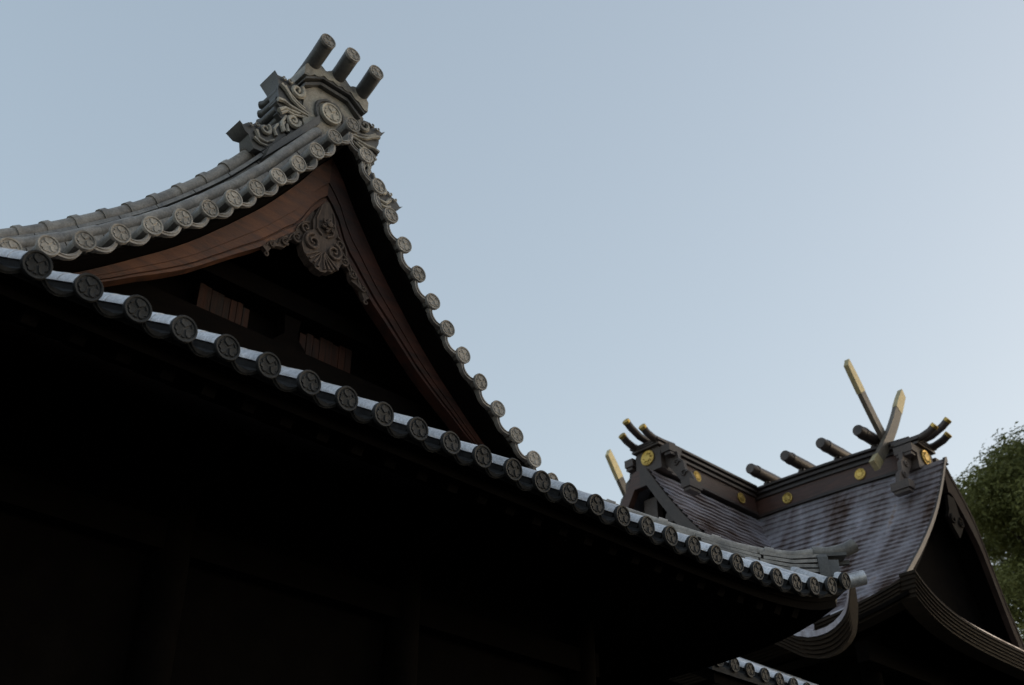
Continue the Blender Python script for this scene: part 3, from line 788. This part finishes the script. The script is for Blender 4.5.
def main_map(u, a, z):
    y = NY0 - .20 + (NY1 - NY0 + .40) * u; x = RX - a
    return (x, y, z + clift(x, y) + camber(y) * max(0, 1 - a / 2))
part('main_roof', roof_from(prof, main_map, 40, 'main_roof', COPPER), sanct, label='copper shingle slope with rusty brown streaks')
b = MB()
b.slab(40, 1, lambda u, v: (RX - .1 - 2.6 * u, NY0 - .215 + .05 * v, PL(max(.15, .1 + 2.6 * u)) + .045 + clift(RX - .1 - 2.6 * u, NY0 - .2)), lambda u, v: (RX - .1 - 2.6 * u, NY0 - .215 + .05 * v, PL(max(.15, .1 + 2.6 * u)) - .06 + clift(RX - .1 - 2.6 * u, NY0 - .2)))
part('verge_strip', b.mesh('verge_strip', COPPER_DARK), sanct)
b = MB(); b.slab(30, 1, lambda u, v: (RX + .1 + 1.95 * u, NY0 - .06 + (NY1 - NY0 + .12) * v, PR(.1 + 1.95 * u)), lambda u, v: (RX + .1 + 1.95 * u, NY0 - .06 + (NY1 - NY0 + .12) * v, PR(.1 + 1.95 * u) - .12))
part('main_roof', b.mesh('main_roof', BARK), sanct)
# hip strip in front of the gable, and the main eave towards the hall
def hipz(x, y):
    d = min(x - CX, y - CY, 22.2 - x)
    return PL(3.73 - d) + clift(x, y) if d <= 1.7 else PL(2.03) + clift(x, y)
b = MB()
def hp(u, v, off=0):
    x = CX + .07 + (22.2 - CX) * (u ** 1.5); y = CY + .07 + 1.43 * v; return (x, y, hipz(x, y) + off)
b.slab(60, 14, lambda u, v: hp(u, v), lambda u, v: hp(u, v, -.03))
part('skirt_roof', b.mesh('skirt_roof', COPPER), sanct)
# layered eave edge: thin stacked courses along both sides of the corner
eb2 = MB()
for k in range(6):
    o = .022 * k; z0 = -.02 - .044 * k
    ey = [CY + .012 + o + (.0) for _ in (0,)][0]; ex = CX + .012 + o
    eb2.slab(50, 1, lambda u, v: (ex + (22.0 - ex) * u ** 1.6, ey + .26 * v, hipz(ex + (22.0 - ex) * u ** 1.6, CY + .001) + z0), lambda u, v: (ex + (22.0 - ex) * u ** 1.6, ey + .26 * v, hipz(ex + (22.0 - ex) * u ** 1.6, CY + .001) + z0 - .041))
    eb2.slab(20, 1, lambda u, v: (ex + .002 + .26 * v, ey + .262 + 4.3 * u, PL(3.73) + clift(CX, ey + .262 + 4.3 * u) + z0), lambda u, v: (ex + .26 * v, ey + .262 + 4.3 * u, PL(3.73) + clift(CX, ey + .262 + 4.3 * u) + z0 - .041))
part('layered_eave', eb2.mesh('layered_eave', BARK, 0), sanct)
sf = MB()
sf.slab(50, 3, lambda u, v: hp(u, .10 + .9 * v, -.20), lambda u, v: hp(u, .10 + .9 * v, -.262))
sf.slab(20, 3, lambda u, v: (CX + .15 + 1.4 * v, CY + 1.55 + 3.2 * u, PL(3.73 - .6 * v) + clift(CX, CY + 1.55 + 3.2 * u) - .20), lambda u, v: (CX + .15 + 1.4 * v, CY + 1.55 + 3.2 * u, PL(3.73 - .6 * v) + clift(CX, CY + 1.55 + 3.2 * u) - .262))
part('eave_soffit', sf.mesh('eave_soffit', WOOD_BLACK, 0), sanct)
b = MB()
b.slab(24, 1, lambda u, v: (RX - (.02 + 2.3 * u), NY0 - .185 + .735 * v, PL(max(.15, .02 + 2.3 * u)) - .05), lambda u, v: (RX - (.02 + 2.3 * u), NY0 - .185 + .735 * v, PL(max(.15, .02 + 2.3 * u)) - .08))
b.slab(24, 1, lambda u, v: (RX + .02 + 2.0 * u, NY0 + .05 + .5 * v, PR(max(.15, .02 + 2.0 * u)) - .125), lambda u, v: (RX + .02 + 2.0 * u, NY0 + .05 + .5 * v, PR(max(.15, .02 + 2.0 * u)) - .15))
part('roof_boarding', b.mesh('roof_boarding', WOOD_BLACK), sanct)
# near gable boards and dark gable
for s, P, am in ((-1, PL, 2.35), (1, PR, 2.05)):
    b = MB(); n = 24
    b.slab(n, 1, lambda u, v: (RX + s * (.02 + am * u), NY0 - .05 + .10 * v, P(max(.15, .02 + am * u)) - .015), lambda u, v: (RX + s * (.02 + am * u), NY0 - .05 + .10 * v, P(max(.15, .02 + am * u)) - (.34 if s < 0 else .56) + .06 * u))
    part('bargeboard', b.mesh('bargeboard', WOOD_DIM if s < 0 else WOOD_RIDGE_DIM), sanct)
b = MB(); n = 20
b.slab(n, 1, lambda u, v: (RX - 2.3 * u, NY0 + .45 + .08 * v, PL(max(.15, 2.3 * u)) - .1), lambda u, v: (RX - 2.3 * u, NY0 + .45 + .08 * v, 6.8))
b.slab(n, 1, lambda u, v: (RX + .002 + 2.0 * u, NY0 + .45 + .08 * v, PR(max(.15, 2.0 * u)) - .1), lambda u, v: (RX + .002 + 2.0 * u, NY0 + .45 + .08 * v, 6.8))
part('gable_wall', b.mesh('gable_wall', WOOD_BLACK, 0), sanct)
b = MB()
b.prism([(-.12, 10.2), (.12, 10.2), (.18, 9.9), (.28, 9.75), (.14, 9.55), (0, 9.40), (-.14, 9.55), (-.28, 9.75), (-.18, 9.9)], lambda a, z, t: (RX + .05 + a, NY0 - .06 + t, z), .06)
for s in (-1, 1): spiral(b, RX + .05 + s * .13, 9.72, NY0 - .07, .09, 1.4, .025, -s, R(90), .15)
part('gable_pendant', b.mesh('gable_pendant', WOOD_DIM), sanct)
# front-facing cross gable
WXE = 14.80
wprof = stepped(PL, .15, 3.2)
for s in (-1, 1):
    def wing_map(u, a, z, s=s): return (WXE + (RX - WXE) * u, YC + s * a, z + WZ)
    part('cross_roof', roof_from(wprof, wing_map, 24, 'cross_roof', COPPER), sanct)
    b = MB(); n = 20
    b.slab(n, 1, lambda u, v: (WXE - .04 + .14 * v, YC + s * (.0 + 2.9 * u), PL(max(.15, 2.9 * u)) - .012 + WZ), lambda u, v: (WXE - .04 + .14 * v, YC + s * (.0 + 2.9 * u), PL(max(.15, 2.9 * u)) - .36 + WZ))
    part('bargeboard', b.mesh('bargeboard', WOOD_BARGE if s < 0 else WOOD_RIDGE), sanct, label='grey brown board along the near slope' if s < 0 else 'red brown board along the far slope')
    b = MB(); b.slab(n, 1, lambda u, v: (WXE + .5 + .08 * v, YC + s * 2.9 * u, PL(max(.15, 2.9 * u)) - .1 + WZ), lambda u, v: (WXE + .5 + .08 * v, YC + s * 2.9 * u, 7.2))
    part('gable_wall', b.mesh('gable_wall', WOOD_DARK, 0), sanct)
b = MB(); b.box((WXE + .30, YC, 9.75), (.16, .30, 1.3)); b.box((WXE + .32, YC, 9.55), (.2, 2.0, .22)); b.tube([(WXE + .2, YC - .45, 9.9), (WXE + .45, YC - .45, 9.9)], .12, 12)
part('gable_strut', b.mesh('gable_strut', WOOD_BARGE), sanct)
# ridges: red brown plank with stacked dark cap, gold crests
def ridge_box(p0, p1, name, zf, n):
    """a ridge in n short lengths whose height follows zf(t)"""
    P0, P1 = Vector(p0), Vector(p1)
    def run(b, z, w, h):
        d = (P1 - P0).normalized(); x = Vector((d.y, -d.x, 0)) * (w / 2)
        b.slab(n, 1, lambda u, v: P0.lerp(P1, u) + x * (2 * v - 1) + Vector((0, 0, z + h / 2 + zf(u))), lambda u, v: P0.lerp(P1, u) + x * (2 * v - 1) + Vector((0, 0, z - h / 2 + zf(u))))
    b = MB(); run(b, 11.03, .40, .33)
    o = part(name, b.mesh(name, WOOD_RIDGE, 0), sanct)
    b = MB()
    for w, h, z in ((.48, .045, 11.22), (.40, .06, 11.273), (.52, .045, 11.326), (.44, .05, 11.374), (.56, .045, 11.42), (.46, .05, 10.84)): run(b, z, w, h)
    sub('ridge_cap', b.mesh('ridge_cap', RIDGE_CAP, 0), o)
    return o
rm = ridge_box((RX, NY0 + .33, 0), (RX, NY1 - .33, 0), 'ridge_beam', lambda u: camber(NY0 + .33 + (NY1 - NY0 - .66) * u), 16)
rw = ridge_box((15.18, YC, 0), (RX - .29, YC, 0), 'ridge_beam', lambda u: WR, 1)
def gold_boss(r):
    b = MB(); prof_ = [(1, 0), (1, -.25), (.9, -.32), (.8, -.25), (.55, -.22), (.45, -.36), (0, -.40)]; n = 20; P = []; F = []
    for q, y in prof_[:-1]:
        for j in range(n): t = 2 * math.pi * j / n; P.append((q * r * math.cos(t), y * r * .6, q * r * math.sin(t)))
    for k in range(len(prof_) - 2):
        for j in range(n): F.append((k * n + j, k * n + (j + 1) % n, (k + 1) * n + (j + 1) % n, (k + 1) * n + j))
    P.append((0, -.4 * r * .6, 0)); c = len(P) - 1; k = len(prof_) - 2
    F += [(k * n + j, k * n + (j + 1) % n, c) for j in range(n)]; b.add(P, F)
    for j in range(8):
        t = 2 * math.pi * j / 8; b.tube([(.3 * r * math.cos(t), -.16 * r, .3 * r * math.sin(t)), (.72 * r * math.cos(t), -.17 * r, .72 * r * math.sin(t))], .07 * r, 5)
    return b.mesh('gold_crest', GOLD, 30)
boss = gold_boss(.115); boss_big = gold_boss(.155)
g0 = None
for (x, y, rz, z) in ((16.24, YC - .203, 0, 11.03 + WR), (17.65, YC - .203, 0, 11.03 + WR), (RX - .203, 11.15, -90, 11.14), (RX - .203, 9.51, -90, 11.09)):
    if g0 is None: g0 = part('gold_crest', boss, sanct, (x, y, z), (0, 0, R(rz)))
    else: copy_part(g0, sanct, (x, y, z), (0, 0, R(rz)))
# ridge ends: box with gold crest, side scrolls, three upswept gold tipped cylinders
def ridge_end(loc, rz, name):
    """local: faces -Y, origin at the foot of the ridge"""
    b = MB(); b.prism([(-.30, .02), (.30, .02), (.30, .42), (.20, .52), (-.20, .52), (-.30, .42)], lambda a, z, t: (a, t - .12, z), .34)
    o = part('ridge_end', b.mesh('ridge_end', WOOD_BARGE, 0), sanct, loc, (0, 0, R(rz)))
    sub('gold_crest', boss_big, o, (0, -.125, .31))
    b = MB()
    for k, (w, z, h) in enumerate(((.66, .50, .04), (.58, .54, .035), (.70, .575, .035))): b.box((0, .02, z), (w, .42 + .03 * k, h))
    sub('end_cornice', b.mesh('end_cornice', COPPER_DARK, 0), o)
    for s in (-1, 1):
        b = MB(); out = [(.30, .46), (.44, .44), (.50, .34), (.58, .28), (.60, .14), (.70, .06), (.72, -.12), (.84, -.22), (.92, -.42), (.90, -.60), (.74, -.54), (.56, -.24), (.42, -.02), (.30, .10)]
        b.prism([(s * a, z) for a, z in out], lambda a, z, t: (a, t + .02, z), .08)
        b.box((s * .84, .02, -.50), (.20, .36, .15)); b.box((s * .84, .02, -.61), (.15, .30, .05)); b.box((s * .45, .02, .35), (.20, .36, .15)); b.box((s * .47, .02, .24), (.14, .30, .05))
        for q, z in ((.40, .27), (.55, .06), (.70, -.20)): spiral(b, s * q, z, .01, .07, 1.3, .022, s, 0, .2, 16)
        sub('side_scroll', b.mesh('side_scroll', WOOD_BARGE), o)
    for dx, dz, ext in ((-.25, 0, 0), (0, .15, .16), (.25, 0, 0)):
        pts = [(dx, .34, .625 + dz * .3), (dx, .05, .60 + dz * .3), (dx, -.24 - ext * .6, .60 + dz * .6), (dx, -.42 - ext * .9, .65 + dz * .9), (dx, -.55 - ext, .73 + dz)]
        b = MB(); b.tube(pts, [.070, .070, .070, .070, .070], 12); f = sub('ridge_horn', b.mesh('ridge_horn', COPPER_DARK), o)
        b = MB(); p, q = Vector(pts[3]), Vector(pts[4]); d = (q - p).normalized()
        b.tube([q - d * .05, q + d * .006, q + d * .012], [.075, .075, .06], 12); sub('horn_tip', b.mesh('horn_tip', GOLD), o)
    return o
ridge_end((RX, NY0 + .35, 10.75), 0, 'ridge_end'); ridge_end((15.165, YC, 10.93), -90, 'ridge_end'); ridge_end((RX, NY1 - .35, 10.75), 180, 'ridge_end')
# ridge logs across the main ridge
lb = MB(); lb.tube([(-.72, 0, 0), (-.70, 0, 0), (-.45, 0, 0), (0, 0, 0), (.45, 0, 0), (.70, 0, 0), (.72, 0, 0)], [.100, .110, .117, .124, .117, .110, .100], 18)
for x in (-.5, .5): lb.tube([(x - .03, 0, 0), (x + .03, 0, 0)], .126, 18)
log_me = lb.mesh('ridge_log', COPPER_DARK)
ft = MB(); ft.box((-.20, 0, -.20), (.03, .05, .16)); ft.box((.20, 0, -.20), (.03, .05, .16)); ft.box((0, 0, -.165), (.36, .14, .07)); foot_me = ft.mesh('log_foot', COPPER_DARK, 0)
l0 = None
for y in (9.14, 9.95, 10.77, 11.60, 12.48, 13.31, 14.13, 14.94):
    L = (RX, y, 11.66 + camber(y))
    if l0 is None: l0 = part('ridge_log', log_me, sanct, L); sub('log_foot', foot_me, l0)
    else: copy_part(l0, sanct, L, (0, 0, 0))
# crossed finials (two pairs)
def finial(y, dz=0.0):
    c = Vector((18.36, y, 11.60 + dz)); k = None
    for s, yo in ((-1, .05), (1, -.05)):
        lo = Vector((c.x - s * .80, y + yo, c.z - .80)); hi = Vector((c.x + s * .93, y + yo, c.z + 1.44)); d = (hi - lo); 
        def blade(t0, t1, w, th, bow=.10, tip=0.0):
            b = MB(); n = 10; ax_ = d.normalized(); nn = Vector((0, 1, 0)).cross(ax_).normalized()
            if nn.z > 0: nn = -nn
            def pt(u, a, e): t = t0 + (t1 - t0) * u; return lo + d * t + nn * (bow * math.sin(math.pi * t) + a) + Vector((0, e, 0))
            b.slab(n, 1, lambda u, v: pt(u, -w / 2 * (1 - tip * u * u), -th / 2 + th * v), lambda u, v: pt(u * (1 - .12 * (tip > 0)), w / 2, -th / 2 + th * v)); return b
        f = part('crossed_finial', blade(0.112, .76, .20, .09).mesh('crossed_finial', BRONZE, 0), sanct)
        sub('gold_tip', blade(.762, 1.0, .21, .10, tip=.5).mesh('gold_tip', GOLD_PALE, 0), f)
        sub('gold_foot', blade(0.0, .11, .21, .10).mesh('gold_foot', GOLD_PALE, 0), f)
finial(8.90); finial(15.05, .34)
# curved porch eave in front, below the main eave
KX0, KX1 = 13.3, 14.9
KC = lerp_curve([(7.37, 6.86), (7.42, 6.66), (7.50, 6.46), (7.70, 6.31), (7.97, 6.26), (8.30, 6.34), (8.70, 6.60), (9.6, 7.0), (10.8, 7.4), (12.04, 7.55)])
def kz(y): return KC(y) if y <= YC else KC(2 * YC - y)
kp = [7.37, 7.39, 7.42, 7.46, 7.5, 7.58, 7.7, 7.82, 7.97, 8.12, 8.3, 8.5, 8.7, 9.1, 9.6, 10.2, 10.8, 11.4, 12.04]
kp = kp + [2 * YC - y for y in kp[-2::-1]]
b = MB(); n = len(kp) - 1
def kd(u): return .16 + 1.44 * min(1, max(0, (3.9 - abs(kp[round(u * n)] - YC)) / .8))
b.slab(n, 6, lambda u, v: (KX0 + kd(u) * v, kp[round(u * n)], kz(kp[round(u * n)]) + .30 + .16 * kd(u) * v), lambda u, v: (KX0 + kd(u) * v, kp[round(u * n)], kz(kp[round(u * n)]) + .22 + .16 * kd(u) * v))
porch = part('porch_roof', b.mesh('porch_roof', COPPER), sanct)
b = MB()
for k in range(5):
    z0 = .215 - .05 * k; xo = .02 + .035 * k
    b.slab(n, 1, lambda u, v: (KX0 + xo + .12 * v, kp[round(u * n)] + .0 + .02 * k * (1 - 2 * u), kz(kp[round(u * n)]) + z0 + .02 * v), lambda u, v: (KX0 + xo + .12 * v, kp[round(u * n)] + .02 * k * (1 - 2 * u), kz(kp[round(u * n)]) + z0 - .042 + .02 * v))
sub('layered_eave', b.mesh('layered_eave', BARK, 0), porch)
# body
b = MB(); b.box((18.4, YC, 3.9), (5.6, 6.6, 6.0)); b.box((14.3, YC, 3.5), (.3, 7.2, 5.0)); part('wall', b.mesh('wall', WOOD_BLACK, 0), sanct)
b = MB()
for x in (15.7, 17.5, 19.3, 21.1): b.tube([(x, 8.6, .9), (x, 8.6, 7.0)], .16, 12, up=(1, 0, 0))
part('column', b.mesh('column', WOOD_BLACK), sanct)
b = MB(); b.box((18.4, 8.35, 6.75), (6.6, .2, .3)); b.prism([(-.5, 6.30), (.5, 6.30), (.34, 6.42), (.14, 6.56), (-.14, 6.56), (-.34, 6.42)], lambda a, z, t: (16.9 + a, 8.2 + t, z), .14); part('eave_beam', b.mesh('eave_beam', WOOD_DARK, 0), sanct)
b = MB(); b.box((18.0, YC, .45), (9.0, 9.0, .9)); part('podium', b.mesh('podium', STONE, 0), sanct)

# ================================================================ LINKING PASSAGE
passage = thing('roofed_passage', (12.3, 8.6, 0), 'low tiled passage roof between the two shrine halls at the bottom edge', 'passage')
QX0, QX1, QY, QZ = 10.36, 14.6, 7.5, 5.44
qa = math.atan(.55)
b = MB(); b.slab(2, 2, lambda u, v: (QX0 - .1 + (QX1 - QX0 + .1) * u, QY + .02 + 1.9 * v, QZ - .06 + .55 * 1.9 * v), lambda u, v: (QX0 - .1 + (QX1 - QX0 + .1) * u, QY + .02 + 1.9 * v, QZ - .13 + .55 * 1.9 * v))
part('roof', b.mesh('roof', PAN_DARK, 0), passage)
b = MB(); b.slab(2, 2, lambda u, v: (QX0 + (QX1 - QX0) * u, QY + .08 + 1.8 * v, QZ - .105 + .55 * 1.8 * v), lambda u, v: (QX0 + (QX1 - QX0) * u, QY + .08 + 1.8 * v, QZ - .24 + .55 * 1.8 * v)); part('eave_board', b.mesh('eave_board', WOOD_BLACK, 0), passage)
t_me = barrel('eave_tile', .068, 2.0, TILE_EAVE, x0=.035); q0_ = None; pn0 = None
for k in range(15):
    x = QX0 + .29 * k; rot = (qa, 0, random.uniform(-.01, .01))
    if q0_ is None: q0_ = part('eave_tile', t_me, passage, (x, QY, QZ), rot); sub('tile_end', eave_disc, q0_, (0, 0, 0), (-qa * .8, 0, 0)); sub('clay_bed', bed_me, q0_)
    else: copy_part(q0_, passage, (x, QY, QZ), rot)
    if k < 14:
        if pn0 is None: pn0 = part('pan_tile', pan_me, passage, (x + .145, QY + .015, QZ - .018), (qa, 0, 0))
        else: copy_part(pn0, passage, (x + .145, QY + .015, QZ - .018), (qa, 0, 0))
b = MB(); b.box((12.1, 8.6, 2.9), (4.0, .14, 5.2)); part('wall', b.mesh('wall', WOOD_BLACK, 0), passage)
b = MB(); b.box((12.1, 9.2, .2), (4.0, 2.6, .4)); part('podium', b.mesh('podium', STONE, 0), passage)

# ================================================================ TREES
def tree(loc, height, rad, trunk_r, leafmat, label, seed, leaves, leaf=.16, low=.35, nclump=60):
    rng = random.Random(seed)
    t = thing('broadleaf_tree', loc, label, 'tree'); base = Vector(loc)
    b = MB()
    b.tube([base + Vector((0, 0, -.2)), base + Vector((.1, .05, height * .2)), base + Vector((-.05, .2, height * .45)), base + Vector((.1, .1, height * .78))], [trunk_r * 1.25, trunk_r, trunk_r * .72, trunk_r * .25], 12, up=(1, 0, 0))
    clumps = []
    for k in range(nclump):
        q = rng.uniform(0, 2 * math.pi); zz = rng.uniform(low, .97); prof_ = math.sqrt(max(0.02, 1 - ((zz - low) / (1 - low) * 1.55 - .60) ** 2 / 1.0)) if zz > low else .3
        rr = rad * prof_ * math.sqrt(rng.uniform(.25, 1)) * .92
        c = base + Vector((rr * math.cos(q), rr * math.sin(q), height * zz)); cr = rad * rng.uniform(.13, .27)
        clumps.append((c, cr))
        z0 = height * max(.25, zz - .22); p0 = base + Vector((0, .1, z0)); mid = (p0 + c) / 2 + Vector((0, 0, -.2))
        b.tube([p0, mid, c], [trunk_r * .3, trunk_r * .18, .02], 6)
    part('trunk', b.mesh('trunk', BARKTREE), t)
    V = []; F = []; T = []; tones = [rng.random() for _ in clumps]
    for i in range(leaves):
        ci = rng.randrange(len(clumps)); c, cr = clumps[ci]
        d = Vector((rng.gauss(0, 1), rng.gauss(0, 1), rng.gauss(0, 1))).normalized()
        p = c + Vector((d.x, d.y, d.z * .72)) * cr * (rng.uniform(.25, 1.0) ** .5) * rng.uniform(.85, 1.12)
        nrm = (d + Vector((0, 0, .7)) + Vector((rng.gauss(0, .5), rng.gauss(0, .5), rng.gauss(0, .5)))).normalized()
        x = nrm.orthogonal().normalized(); x.rotate(Matrix.Rotation(rng.uniform(0, 6.28), 3, nrm)); y = nrm.cross(x)
        l = leaf * rng.uniform(.7, 1.35); w = l * .42; o = len(V)
        V += [p - x * l / 2, p + y * w / 2 + nrm * .1 * l, p + x * l / 2 - nrm * .1 * l, p - y * w / 2 + nrm * .1 * l]; F.append((o, o + 1, o + 2, o + 3)); T.append(min(1, max(0, .55 * tones[ci] + .45 * rng.random())))
    me = bpy.data.meshes.new('crown'); me.from_pydata([tuple(v) for v in V], [], F); me.materials.append(leafmat)
    at_ = me.attributes.new('tone', 'FLOAT', 'FACE'); at_.data.foreach_set('value', T); me.update()
    part('crown', me, t)
    return t
tree((37.0, 11.0, 0), 20.2, 6.5, .55, LEAF_DARK, 'tall dense olive green tree rising behind the sanctuary gable at the right edge', 11, 240000, .165, .22, 140)
tree((32.0, 10.2, 0), 12.8, 3.4, .3, LEAF_LIGHT, 'lower lighter yellow green tree beside the far slope of the sanctuary gable', 5, 80000, .135, .30, 70)
